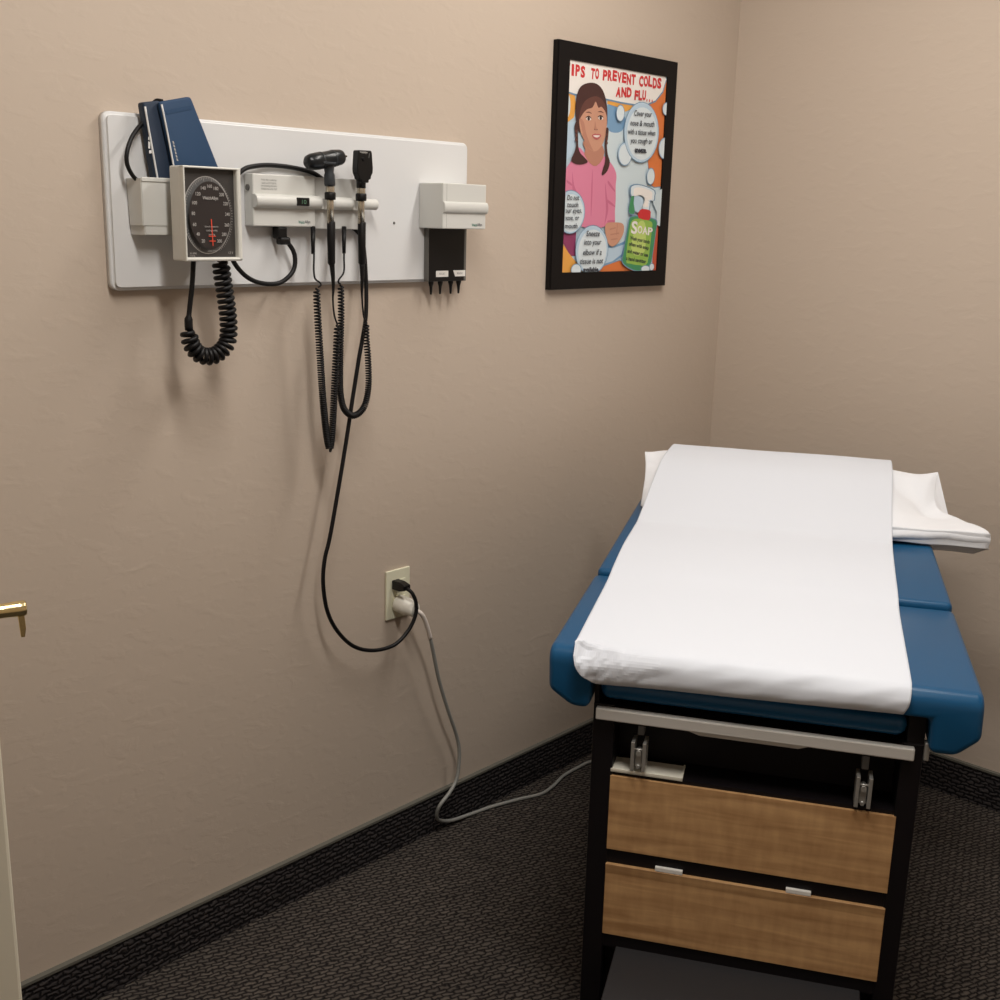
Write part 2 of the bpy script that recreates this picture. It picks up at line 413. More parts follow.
box_ = NB(); box(box_, .053, .459, -.297, .03, .2352, .2385, .0012); obj('step_mat', box_, 'step', s_)
for q in (.06, .437):
    bm = NB(); box(bm, q, q + .015, -.28, .0, .0, .19, .002); obj('step_support', bm, 'body', s_)
bm = NB(); box(bm, .512, .520, -.006, .010, .664, .694, .002); obj('side_catch', bm, 'steel', T)
# rolled leg rest cushion stowed in the gap under the seat
bm = NB()
box(bm, .0035, .4845, -.006, .10, .6960, .7335, .0175, 6, smooth=True)
obj('leg_rest_cushion', bm, 'vinyl', T)

def cushion(name, y0, y1, zt0, zt1, notch, seed):
    t = bmesh.new()
    zt = .785
    prof = [(-.082, zt), (.588, zt), (.590, .714), (.556, .684), (.5165, .684), (.5145, .739), (-.0085, .739), (-.0105, .684), (-.040, .684), (-.080, .710)]
    if not notch: prof = [(-.078, zt), (.586, zt), (.586, .739), (-.078, .739)]
    lo = [t.verts.new((x, y0, z)) for x, z in prof]; hi = [t.verts.new((x, y1, z)) for x, z in prof]
    t.faces.new(lo); t.faces.new(hi[::-1]); n = len(prof)
    for i in range(n): t.faces.new((lo[i], hi[i], hi[(i + 1) % n], lo[(i + 1) % n]))
    bmesh.ops.recalc_face_normals(t, faces=t.faces)
    if notch:
        e = [e for e in t.edges if all(abs(v.co.y - y0) < 1e-6 and abs(v.co.z - zt) < 1e-6 for v in e.verts)]
        bmesh.ops.bevel(t, geom=e, offset=.026, segments=6, affect='EDGES', profile=.5)
    e = [e for e in t.edges if len(e.link_faces) == 2 and e.calc_face_angle(0) > math.radians(24)]
    bmesh.ops.bevel(t, geom=e, offset=.011, segments=4, affect='EDGES', profile=.5, clamp_overlap=True)
    for v in t.verts:
        k = (v.co.y - y0) / (y1 - y0)
        if v.co.z > .74: v.co.z += (zt0 - zt) + (zt1 - zt0) * k
    for f in t.faces: f.smooth = True
    o = obj(name, t, 'vinyl', T)
    return o
cushion('seat_cushion', -.022, .397, .785, .785, True, 1)
cushion('back_cushion', .403, 1.25, .794, .806, False, 2)

# pillow (local coordinates of the table)
P = empty('pillow', 'pillow in a loose white disposable case at the head of the table', 'pillow', TO + Matrix.Rotation(TR, 3, 'Z') @ Vector((.22, .98, .803)), TR)
PL = Vector((.22, .98, .803))
st = [
 [(-.060, .885, .808), (-.061, .888, .818), (-.064, .945, .842), (-.071, 1.015, .874), (-.079, 1.05, .901), (-.080, 1.06, .898), (-.070, 1.06, .815), (-.062, .97, .808)],
 [(-.030, .84, .808), (-.030, .842, .824), (-.034, .91, .848), (-.040, 1.00, .878), (-.045, 1.06, .902), (-.045, 1.09, .895), (-.040, 1.10, .815), (-.030, .98, .808)],
 [(.02, .80, .808), (.02, .80, .828), (.02, .87, .858), (.01, .97, .897), (.005, 1.05, .911), (.005, 1.13, .89), (.01, 1.16, .815), (.02, .98, .808)],
 [(.10, .775, .808), (.10, .775, .826), (.10, .86, .862), (.10, .96, .899), (.10, 1.05, .915), (.10, 1.14, .89), (.10, 1.18, .815), (.10, .98, .808)],
 [(.24, .765, .808), (.24, .765, .825), (.24, .85, .864), (.24, .95, .901), (.24, 1.05, .916), (.24, 1.14, .89), (.24, 1.19, .815), (.24, .98, .808)],
 [(.38, .770, .808), (.38, .770, .828), (.38, .85, .862), (.38, .95, .899), (.38, 1.05, .915), (.38, 1.13, .89), (.38, 1.18, .815), (.38, .98, .808)],
 [(.48, .785, .808), (.48, .782, .834), (.48, .85, .862), (.48, .95, .894), (.48, 1.04, .912), (.48, 1.10, .89), (.48, 1.14, .815), (.48, .98, .808)],
 [(.545, .793, .807), (.545, .790, .838), (.543, .86, .851), (.538, .94, .866), (.535, 1.01, .906), (.535, 1.06, .892), (.535, 1.09, .820), (.54, .95, .807)],
 [(.62, .800, .806), (.62, .797, .840), (.595, .875, .838), (.575, .93, .846), (.575, .99, .909), (.575, 1.02, .90), (.575, 1.04, .83), (.60, .93, .800)],
 [(.694, .805, .804), (.694, .802, .838), (.650, .885, .838), (.602, .95, .858), (.602, .999, .913), (.603, 1.003, .914), (.604, 1.01, .855), (.655, .90, .806)],
]
def loft(bm, st, nu, nv):
    m = len(st); n = len(st[0])
    def cr(p0, p1, p2, p3, t): return .5 * ((2 * p1) + (p2 - p0) * t + (2 * p0 - 5 * p1 + 4 * p2 - p3) * t * t + (3 * p1 - p0 - 3 * p2 + p3) * t ** 3)
    rows = []
    for i in range(m - 1):
        for a in range(nu):
            t = a / nu; row = []
            for j in range(n):
                row.append(cr(Vector(st[max(i - 1, 0)][j]), Vector(st[i][j]), Vector(st[i + 1][j]), Vector(st[min(i + 2, m - 1)][j]), t))
            rows.append(row)
    rows.append([Vector(p) for p in st[-1]])
    out = []
    for row in rows:
        r = []
        for j in range(n):
            for c in range(nv):
                r.append(cr(row[j - 1], row[j], row[(j + 1) % n], row[(j + 2) % n], c / nv))
        out.append(r)
    return out
rows = loft(None, st, 6, 5)
bm = NB(); vr = []
for i, r in enumerate(rows):
    q = i / (len(rows) - 1)
    line = []
    for j, p in enumerate(r):
        amp = .006 * (1 if q > .68 or q < .2 else .25)
        p = p + Vector((0, 0, 1)) * (noise.noise(Vector((p.x * 14, p.y * 22, p.z * 22))) * amp)
        p.z = max(p.z, .8075 if p.x < .56 else .775)
        line.append(bm.verts.new(p - PL))
    vr.append(line)
for a, c in zip(vr, vr[1:]):
    for k in range(len(a)):
        f = bm.faces.new((a[k], a[(k + 1) % len(a)], c[(k + 1) % len(a)], c[k])); f.smooth = True
bm.faces.new(vr[0])
bm.faces.new(vr[-1])
obj('pillowcase', bm, 'case', P)

def sheet(name, pts4, parent, n=14, th=.0016, wob=.002):
    bm = NB(); a, b_, c, d = [Vector(p) for p in pts4]; g = []
    for i in range(n + 1):
        row = []
        for j in range(n + 1):
            p = a.lerp(b_, i / n).lerp(d.lerp(c, i / n), j / n)
            p = p + Vector((0, noise.noise(p * 18) * wob, noise.noise(p * 15 + Vector((5, 5, 5))) * wob)); row.append(bm.verts.new(p - PL))
        g.append(row)
    for x_, y_ in zip(g, g[1:]):
        for j in range(n): bm.faces.new((x_[j], x_[j + 1], y_[j + 1], y_[j])).smooth = True
    o = obj(name, bm, 'case', parent); m_ = o.modifiers.new('s', 'SOLIDIFY'); m_.thickness = th; return o
sheet('case_hem', [(.47, .776, .807), (.697, .792, .803), (.697, .794, .838), (.47, .778, .838)], P)
sheet('case_hem', [(.53, .800, .803), (.700, .800, .803), (.670, .806, .786), (.590, .806, .788)], P)
# exam paper strip
prof = [(.004, .7385, .012, .473), (-.018, .7395, .004, .473), (-.0280, .747, -.008, .474), (-.0305, .759, -.026, .476), (-.0285, .772, -.034, .479), (-.018, .7835, -.038, .481), (0, .7888, -.041, .482),
        (.04, .7894, -.042, .483), (.20, .7896, -.045, .485), (.34, .791, -.047, .487), (.42, .799, -.048, .489), (.54, .807, -.049, .491), (.66, .812, -.047, .494), (.72, .817, -.045, .496),
        (.77, .834, -.042, .497), (.86, .8705, -.036, .499), (.95, .9065, -.028, .502), (1.02, .919, -.021, .504), (1.08, .9235, -.016, .505), (1.12, .918, -.013, .505), (1.145, .901, -.012, .505)]
pp = catmull([(a, b, c) for a, b, c, d in prof], .006); pr = catmull([(a, b, d) for a, b, c, d in prof], .006)
k_ = min(len(pp), len(pr))
def resamp(path, n):
    L = [0]
    for a, c in zip(path, path[1:]): L.append(L[-1] + (c - a).length)
    out = []; i = 0
    for k in range(n):
        s = L[-1] * k / (n - 1)
        while i < len(L) - 2 and L[i + 1] < s: i += 1
        out.append(path[i].lerp(path[i + 1], (s - L[i]) / max(1e-9, L[i + 1] - L[i])))
    return out
def hsh(i, j):
    v = math.sin(i * 127.1 + j * 311.7) * 43758.5453; return v - math.floor(v)
def facet(a, b_):
    # creased paper: random heights joined by flat triangles
    i, j = math.floor(a), math.floor(b_); u, v = a - i, b_ - j
    h00, h10, h01, h11 = hsh(i, j), hsh(i + 1, j), hsh(i, j + 1), hsh(i + 1, j + 1)
    return h00 + (h10 - h00) * u + (h11 - h10) * v if u > v else h00 + (h11 - h01) * u + (h01 - h00) * v
NSY, NX = 300, 150
pp = resamp(pp, NSY); pr = resamp(pr, NSY)
PO = Vector((.22, .0, .79))
E_ = empty('exam_paper', 'white exam paper sheet pulled down over the blue table and pillow', 'paper sheet', TO + Matrix.Rotation(TR, 3, 'Z') @ PO, TR)
bm = NB(); g = []
for i in range(NSY):
    y, z, xl = pp[i]; xr = pr[i].z; row = []
    for j in range(NX):
        u = j / (NX - 1); x = xl + (xr - xl) * u
        # creases along the folded front edge, strongest at the left corner
        w = max(0, min(1, (.010 - y) / .034)); w = w * w * (3 - 2 * w)
        left = math.exp(-max(0, x + .03) / .045)
        q_ = z + .6 * y
        c1 = facet(x / .017 + q_ * 30, q_ / .015) + .6 * facet(x / .009 + 4, q_ / .008 + 2); c2 = facet(x / .045 + 9 - q_ * 20, q_ / .018)
        c = c1 * left * 1.15 + c2 * .30
        amp = w * .0125
        nrm = Vector((0, -1, .2))
        if z > .78: nrm = Vector((0, -.2, 1))
        pt = Vector((x, y, z)) + nrm * c * amp
        if z < .775 and y < .1: pt.z += (-.009 * (1 - u) + .003 * u) * min(1, (.775 - z) / .03)
        pt.z += .0012 * noise.noise(Vector((x * 5, y * 5, 3)))
        if y > .72: pt.z += .002 * noise.noise(Vector((x * 7, y * 9, 1)))
        row.append(bm.verts.new(pt - PO))
    g.append(row)
for a, c in zip(g, g[1:]):
    for j in range(NX - 1):
        f = bm.faces.new((a[j], a[j + 1], c[j + 1], c[j])); q_ = a[j].co + PO; f.smooth = not (q_.x < .10 and q_.y < .018 and q_.z < .80)
o = obj('paper_strip', bm, 'paper', E_)
sm_ = o.modifiers.new('s', 'SOLIDIFY'); sm_.thickness = .0007; sm_.offset = 1

# ------------------------------------------------------------ wall board
BX0, BX1, BZ0, BZ1 = -1.898, -1.0557, 1.3264, 1.6168
BL = Vector((-1.477, 0, 1.3264))
bm = NB(); t = bmesh.new()
pts = []
rad = .014
for cx, cz, a0 in ((BX1 - rad, BZ1 - rad, 0), (BX0 + rad, BZ1 - rad, 90), (BX0 + rad, BZ0 + rad, 180), (BX1 - rad, BZ0 + rad, 270)):
    for k in range(7):
        a = math.radians(a0 + 15 * k); pts.append((cx + rad * math.cos(a), cz + rad * math.sin(a)))
lo = [t.verts.new((x, -.001, z)) for x, z in pts]; hi = [t.verts.new((x, -.020, z)) for x, z in pts]
t.faces.new(lo); fr_ = t.faces.new(hi[::-1])
for i in range(len(pts)): t.faces.new((lo[i], hi[i], hi[(i + 1) % len(pts)], lo[(i + 1) % len(pts)]))
bmesh.ops.recalc_face_normals(t, faces=t.faces)
bmesh.ops.bevel(t, geom=[e for e in fr_.edges], offset=.006, segments=4, affect='EDGES')
for f_ in t.faces: f_.smooth = len(f_.verts) == 4
merge(bm, t)
B = tag(obj('wall_board', bm, 'board', None, BL), 'long white laminate board with rounded corners mounted on the beige wall', 'wall board'); B.location = BL
bm = NB(); lathe(bm, [(0, .0028), (.0012, .0026), (.0016, .001)], (-1.2699, -.0200, 1.4473), (0, -1, 0), 12); obj('screw', bm, 'smoke', B, BL)

# cuff basket
L = Vector((-1.80, -.02, 1.418))
Bk = empty('cuff_basket', 'open off-white plastic basket on the left end of the white board', 'basket', L)
def basket():
    bm = NB(); t = bmesh.new()
    yb, yf = -.0205, -.0600
    topb = [(-1.8655, yb), (-1.8655 + .005, yf), (-1.735, yf), (-1.735, yb)]
    bot = [(-1.8610, yb), (-1.8540, yf + .004), (-1.735, yf + .004), (-1.735, yb)]
    zt, zb = 1.5125, 1.4195
    A = [t.verts.new((x, y, zt)) for x, y in topb]; Bv = [t.verts.new((x, y, zb)) for x, y in bot]
    f0 = t.faces.new(A); t.faces.new(Bv[::-1])
    for i in range(4): t.faces.new((A[i], A[(i + 1) % 4], Bv[(i + 1) % 4], Bv[i]))
    bmesh.ops.recalc_face_normals(t, faces=t.faces)
    r = bmesh.ops.inset_individual(t, faces=[f0], thickness=.003, depth=0)
    bmesh.ops.translate(t, verts=list(f0.verts), vec=(0, 0, -.078))
    bmesh.ops.bevel(t, geom=[e for e in t.edges if e.calc_length() > .03], offset=.0012, segments=2, affect='EDGES')
    merge(bm, t); return bm
obj('basket_shell', basket(), 'casing', Bk, L)
bm = NB(); box(bm, -1.8600, -1.735, -.0615, -.0590, 1.5065, 1.5135, .001); obj('basket_rim', bm, 'casing', Bk, L)

# blood pressure cuff standing in the basket
L = Vector((-1.80, -.045, 1.46))
K = empty('blood_pressure_cuff', 'folded navy blue blood pressure cuff with white piping, standing in the basket', 'blood pressure cuff', L)
def slab(pts, yf, yb, mat, name, loops=.004):
    bm = NB(); prism(bm, pts, yf, yb, loops, 3, smooth=True); return obj(name, bm, mat, K, L)
A_ = [(-1.8415, 1.630), (-1.8390, 1.633), (-1.811, 1.638), (-1.806, 1.635), (-1.768, 1.490), (-1.818, 1.484), (-1.826, 1.515)]
slab(A_, -.0455, -.026, 'cuffdark', 'cuff_flap', .0035)
B_ = [(-1.8175, 1.632), (-1.8145, 1.6355), (-1.760, 1.6480), (-1.7560, 1.6455), (-1.6985, 1.5165), (-1.7420, 1.5120), (-1.745, 1.475), (-1.778, 1.470), (-1.792, 1.515)]
slab(B_, -.0562, -.046, 'cuff', 'cuff_wrap', .0035)
bm = NB(); tube(bm, catmull([(-1.8385, -.0465, 1.626), (-1.835, -.0465, 1.60), (-1.828, -.0465, 1.555), (-1.8195, -.0465, 1.500)], .01), .0017, 8); obj('piping', bm, 'piping', K, L)
bm = NB(); tube(bm, catmull([(-1.8140, -.0569, 1.631), (-1.8070, -.0569, 1.595), (-1.799, -.0569, 1.550), (-1.793, -.0569, 1.515)], .01), .0016, 8); obj('piping', bm, 'piping', K, L)
bm = NB(); tube(bm, catmull([(-1.814, -.030, 1.634), (-1.810, -.036, 1.6385), (-1.806, -.046, 1.6375)], .002), .0032, 10); bm2 = NB(); prism(bm2, [(-1.8075, 1.6225), (-1.7585, 1.6345), (-1.7560, 1.6275), (-1.8050, 1.6155)], -.0567, -.0555, .0003); obj('fold_band', bm2, 'cuff', K, L)
obj('hose_port', bm, 'rubber', K, L)
f = Flat(); cx, cz = -1.8355, 1.560
for q in ([(0, 0), (.0035, 0), (.0035, .010), (.0005, .012)], [(.004, .004), (.0075, .002), (.006, .014), (.003, .012)], [(.001, -.008), (.0075, -.007), (.006, -.002), (.001, -.003)], [(.000, .014), (.005, .014), (.0045, .018), (.001, .019)]):
    f.poly([(cx + a, cz + b) for a, b in q], 'piping')
f.build('cuff_print', lambda u, v, d: (u, -.0457 - d, v), K, L)
f = Flat()
for k in range(6): f.poly([(-1.7965 + .0012 * k, 1.574 - .0055 * k), (-1.7945 + .0012 * k, 1.574 - .0055 * k), (-1.7925 + .0012 * k, 1.570 - .0055 * k), (-1.7955 + .0012 * k, 1.570 - .0055 * k)], 'dialtxt')
f.build('cuff_print', lambda u, v, d: (u, -.0564 - d, v), K, L)
bm = NB(); tube(bm, catmull([(-1.823, -.030, 1.605), (-1.833, -.031, 1.603), (-1.858, -.038, 1.580), (-1.874, -.045, 1.553), (-1.8745, -.045, 1.531), (-1.862, -.045, 1.511), (-1.843, -.044, 1.503), (-1.830, -.043, 1.497), (-1.82, -.043, 1.46)], .004), .0036, 10); obj('cuff_hose', bm, 'rubber', K, L)

# blood pressure gauge
L = Vector((-1.765, -.078, 1.379))
G = empty('blood_pressure_gauge', 'square wall aneroid gauge with dark dial and red needle, hose coiled below', 'blood pressure gauge', L)
gx0, gx1, gz0, gz1 = -1.8185, -1.7065, 1.3790, 1.5335
bm = NB()
box(bm, gx0, gx1, -.110, -.078, gz0, gz1, .003, 2)
# bezel as four bars with rounded edges
box(bm, gx0, gx0 + .0030, -.1215, -.108, gz0, gz1, .0013); box(bm, gx1 - .0085, gx1, -.1215, -.108, gz0, gz1, .003)
box(bm, gx0, gx1, -.1215, -.108, gz1 - .0035, gz1, .0015); box(bm, gx0, gx1, -.1215, -.108, gz0, gz0 + .0065, .003)
obj('gauge_housing', bm, 'gauge', G, L)
bm = NB(); box(bm, -1.733, -1.714, -.079, -.021, 1.40, 1.468, .003); obj('wall_bracket', bm, 'casing2', G, L)
f = Flat(.00012)
dx0, dx1, dz0, dz1 = gx0 + .003, gx1 - .0085, gz0 + .0065, gz1 - .0035
f.poly([(dx0, dz0), (dx1, dz0), (dx1, dz1), (dx0, dz1)], 'dial')
cx, cz, rx, rz = -1.7690, 1.4545, .0455, .0625
f.ell(cx, cz, rx + .0012, rz + .0014, 'dialtxt', 40); f.ell(cx, cz, rx, rz, 'ring', 40)
for i in range(76):
    a = math.radians(-112 - i * (316 / 75)); ca, sa = math.cos(a), math.sin(a)
    k = .90 if i % 5 == 0 else .945
    f.line((cx + rx * ca, cz + rz * sa), (cx + rx * k * ca, cz + rz * k * sa), .0006, 'dialtxt')
f.ell(cx, cz, rx * .885, rz * .885, 'dial2', 40)
nums = '20 40 60 80 100 120 140 160 180 200 220 240 260 280 300'.split()
for i, s in enumerate(nums):
    a = math.radians(-118 - i * (304 / 14)); f.text(s, cx + rx * .72 * math.cos(a), cz + rz * .76 * math.sin(a), .0078, 'dialtxt', bold=.01, w=.0028 * len(s) + .0008)
f.text('WelchAllyn', cx + .000, cz + .0275, .0075, 'dialtxt', w=.030, bold=.02)
for k, w in enumerate((.026, .022, .012)): f.text(('blood pressure', 'reading mmHg', 'mmHg')[k], cx + .0005, cz - .0185 - .0065 * k, .0045, 'dialtxt', w=w)
f.line((cx + .0002, cz - .006), (cx + .002, cz - .050), .0016, 'redneedle')
f.line((cx - .006, cz - .034), (cx + .008, cz - .034), .0012, 'redneedle'); f.line((cx - .005, cz - .042), (cx + .007, cz - .042), .0014, 'redneedle')
f.text('mm Hg', cx, cz - .0585, .0042, 'dialtxt', w=.016)
f.text('CE 0', cx + .036, dz0 + .0075, .0055, 'dialtxt', w=.009); f.text('0-300', cx - .037, dz0 + .0068, .0042, 'dialtxt', w=.012); f.text('mmHg', cx - .0385, dz0 + .0025, .0034, 'dialtxt', w=.009)
f.build('dial_face', lambda u, v, d: (u, -.1107 - d, v), G, L)
bm = NB()
tube(bm, catmull([(-1.7853, -.090, 1.383), (-1.7895, -.089, 1.338), (-1.794, -.087, 1.304), (-1.7975, -.086, 1.276), (-1.797, -.086, 1.2615)], .005), lambda t: .0044 if t < .82 else .0072, 12)
obj('gauge_hose', bm, 'rubber', G, L)
cp = [(-1.7309, -.088, 1.3825), (-1.728, -.088, 1.3518), (-1.7225, -.088, 1.3143), (-1.7185, -.088, 1.2763), (-1.7196, -.088, 1.2467), (-1.7265, -.088, 1.230), (-1.7430, -.088, 1.2175), (-1.761, -.088, 1.2135), (-1.7805, -.088, 1.219), (-1.7930, -.088, 1.2335), (-1.7985, -.088, 1.2505), (-1.7975, -.088, 1.2640)]
bm = NB(); tube(bm, coil_path(cp, .0120, .0104, 14, .04), .0041, 8); obj('coiled_hose', bm, 'rubber', G, L)

# instrument charger
L = Vector((-1.50, -.02, 1.435))
C = empty('instrument_charger', 'off-white wall charging unit with handle rail on the white board', 'instrument charger', L)
bm = NB(); box(bm, -1.6325, -1.4925, -.048, -.0205, 1.4370, 1.5295, .0022, 2)
obj('charger_housing', bm, 'casing', C, L)
bm = NB(); box(bm, -1.4925, -1.3735, -.044, -.032, 1.4335, 1.5285, .0015); obj('cradle_plate', bm, 'casing2', C, L)
bm = NB()
def halfrail(x0, x1, rb=.0135):
    cz = 1.4820
    n = 14; A = []; Bb = []
    pr_ = [(-.044, cz - rb + .001)] + [(-.050 - rb * 1.0 * math.sin(PI * k / n), cz - rb * math.cos(PI * k / n)) for k in range(n + 1)] + [(-.044, cz + rb - .001)]
    prism(bm, pr_, x0, x1, .0007, 1, axis='x', smooth=False)
halfrail(-1.6325, -1.4850, .0124); halfrail(-1.4610, -1.4085, .0116); halfrail(-1.3850, -1.3450, .0106)
box(bm, -1.4860, -1.3840, -.052, -.044, 1.4700, 1.4910, .001)
obj('handle_rail', bm, 'casing', C, L)
bm = NB(); box(bm, -1.5455, -1.5180, -.0648, -.0600, 1.4752, 1.4900, .0012); sw = obj('power_switch', bm, 'black', C, L)
f = Flat(); f.text('I O', -1.531, 1.4825, .010, 'screen_green', w=.010, bold=.02); f.build('switch_mark', lambda u, v, d: (u, -.0650 - d, v), sw, L)
f = Flat()
for k, s in enumerate(('Welch Allyn transformer', 'handle unit 3.5V 50/60 Hz', 'see operating directions', 'MADE IN USA 767')): f.text(s, -1.597, 1.5188 - k * .0052, .0046, 'mark', w=.034 - .002 * (k == 1))
f.build('rating_print', lambda u, v, d: (u, -.0482 - d, v), C, L)
f = Flat(); f.text('Welch', -1.5255, 1.4455, .0078, 'green', w=.014, bold=.02); f.text('Allyn', -1.5115, 1.4455, .0078, 'mark', w=.013, bold=.03)
f.build('maker_logo', lambda u, v, d: (u, -.0482 - d, v), C, L)
bm = NB(); lathe(bm, [(0, .006), (.002, .0055)], (-1.6325, -.033, 1.505), (-1, 0, 0), 14); obj('side_screw', bm, 'smoke', C, L)

def relief(bm, x, y, z, L_=.045):
    cyl(bm, (x, y, z), (x - .0085, y - .010, z - L_), .0048, 14, r2=.0034)

def instrument(name, label, cat, x, coil_pts, l1, l2, head):
    L = Vector((x, -.068, 1.487))
    o = empty(name, label, cat, L)
    y = -.068
    bm = NB(); lathe(bm, [(0, .0100), (.003, .0106), (.012, .0106), (.014, .0095)], (x, y, 1.4880), (0, 0, 1), 22); obj('collar', bm, 'black', o, L)
    bm = NB(); lathe(bm, [(0, .0066), (.055, .0066), (.056, .0055)], (x, y, 1.4450), (0, 0, 1), 22)
    lathe(bm, [(0, .0082), (.002, .0086), (.012, .0082), (.014, .0075)], (x, y, 1.5000), (0, 0, 1), 22)
    obj('handle_shaft', bm, 'metal', o, L)
    bm = NB(); lathe(bm, [(0, .0050), (.004, .0072), (.080, .0080), (.082, .0070)], (x + .0015, y, 1.3665), (0, 0, 1), 22); obj('grip', bm, 'rubber', o, L)
    bm = NB()
    tube(bm, catmull(l2, .004), lambda t: .0018 + .0062 * max(0, t - .42), 10)
    tube(bm, coil_path(coil_pts, .0056 if name == 'otoscope' else .0052, (lambda q: .0034 + .0034 * abs(1 - 2 * q) ** 1.3), 9, .012), .0019, 6)
    tube(bm, catmull(l1, .003), .0018, 8)
    relief(bm, l1[0][0], l1[0][1] , l1[0][2] + .006, .05)
    obj('coiled_cord', bm, 'rubber', o, L)
    return o, L
cv = [(-1.5085, -.070, 1.3248), (-1.5080, -.07, 1.2929), (-1.5056, -.07, 1.2454), (-1.5022, -.07, 1.1914), (-1.4972, -.07, 1.1151), (-1.4905, -.071, 1.0449), (-1.4862, -.072, 1.0180), (-1.4840, -.073, 1.0105), (-1.4818, -.074, 1.0180), (-1.4786, -.075, 1.0446), (-1.4752, -.075, 1.0872), (-1.4697, -.075, 1.1637), (-1.4659, -.075, 1.2142), (-1.4635, -.075, 1.2540)]
l1 = [(-1.4963, -.045, 1.4316), (-1.4997, -.052, 1.404), (-1.5064, -.060, 1.380), (-1.5111, -.065, 1.358), (-1.5105, -.068, 1.3420), (-1.5020, -.070, 1.3355), (-1.5000, -.072, 1.3300), (-1.5060, -.071, 1.3262)]
l2 = [(-1.4635, -.075, 1.2540), (-1.4700, -.074, 1.2722), (-1.4700, -.070, 1.3008), (-1.4670, -.068, 1.330), (-1.4700, -.068, 1.3700)]
OT, LO = instrument('otoscope', 'otoscope with barrel head, in the left clip of the handle rail', 'otoscope', -1.4725, cv, l1, l2, 0)
cu_ = [(-1.4420, -.060, 1.3290), (-1.442, -.06, 1.2627), (-1.4450, -.06, 1.2023), (-1.4463, -.06, 1.135), (-1.4440, -.06, 1.1080), (-1.4370, -.06, 1.0850), (-1.4240, -.06, 1.0720), (-1.4095, -.06, 1.0680), (-1.3930, -.06, 1.0745), (-1.3800, -.06, 1.0920), (-1.3725, -.06, 1.1286), (-1.3739, -.06, 1.1816), (-1.3777, -.06, 1.218), (-1.3789, -.06, 1.2539)]
l1b = [(-1.4212, -.045, 1.4323), (-1.4255, -.05, 1.404), (-1.4298, -.055, 1.3794), (-1.4330, -.058, 1.3529), (-1.4470, -.06, 1.3385), (-1.4480, -.06, 1.3330), (-1.4430, -.06, 1.3300)]
l2b = [(-1.3789, -.06, 1.2539), (-1.387, -.062, 1.2683), (-1.394, -.066, 1.308), (-1.3950, -.068, 1.340), (-1.3955, -.068, 1.368)]
OP, LP = instrument('ophthalmoscope', 'ophthalmoscope with flat black head, in the right clip of the handle rail', 'ophthalmoscope', -1.3970, cu_, l1b, l2b, 1)
# otoscope head
bm = NB()
lathe(bm, [(0, .0098), (.004, .0105), (.020, .0100), (.024, .0085), (.034, .0100), (.042, .010)], (-1.4728, -.068, 1.5130), (-.06, 0, 1), 22)
obj('neck', bm, 'headgrey', OT, LO)
bm = NB(); ax = Vector((.985, .0, .175)).normalized(); p0 = Vector((-1.5290, -.068, 1.5520))
lathe(bm, [(0, 0), (.001, .008), (.005, .0125), (.013, .0150), (.030, .0160), (.034, .0148), (.060, .0152), (.066, .0158), (.082, .0142), (.086, .0125), (.087, 0)], p0, ax, 28)
obj('otoscope_head', bm, 'head', OT, LO)
bm = NB()
for d in (.034, .062): lathe(bm, [(0, .0150), (.0005, .0158), (.0025, .0158), (.003, .0150)], p0 + ax * d, ax, 28)
box(bm, -1.500, -1.470, -.0845, -.080, 1.552, 1.556, .0008)
obj('focus_ring', bm, 'headgrey', OT, LO)
bm = NB(); lathe(bm, [(0, .0065), (.004, .004), (.012, .0017), (.0125, 0)], p0 + ax * .0865, ax, 16); obj('speculum_tip', bm, 'metal', OT, LO)
# ophthalmoscope head
bm = NB(); x = -1.3970
pts = [(-.0105, 1.5240), (-.0108, 1.5290), (-.0160, 1.5300), (-.0165, 1.5345), (-.0215, 1.5415), (-.0222, 1.5500), (-.0195, 1.5800), (-.0180, 1.5835), (.0180, 1.5840), (.0200, 1.5805), (.0232, 1.5520), (.0225, 1.5430), (.0175, 1.5360), (.0170, 1.5310), (.0112, 1.5300), (.0105, 1.5240)]
prism(bm, [(x + .0015 + a * .86, b - .002) for a, b in pts], -.079, -.062, .0018, 2)
lathe(bm, [(0, .009), (.016, .0095)], (x, -.068, 1.512), (0, 0, 1), 20)
hd = obj('ophthalmoscope_head', bm, 'black', OP, LP)
bm = NB(); lathe(bm, [(0, .0035), (.001, .0033), (.0012, .0015)], (x - .004, -.0790, 1.5655), (0, -1, 0), 16); obj('viewing_aperture', bm, 'frame', hd, LP)
f = Flat(); f.text('WelchAllyn', x - .003, 1.5775, .0055, 'dialtxt', w=.019, bold=.02); f.poly([(x + .0105, 1.577), (x + .0125, 1.577), (x + .011, 1.568), (x + .0095, 1.568)], 'ring')
f.build('head_logo', lambda u, v, d: (u, -.0793 - d, v), hd, LP)

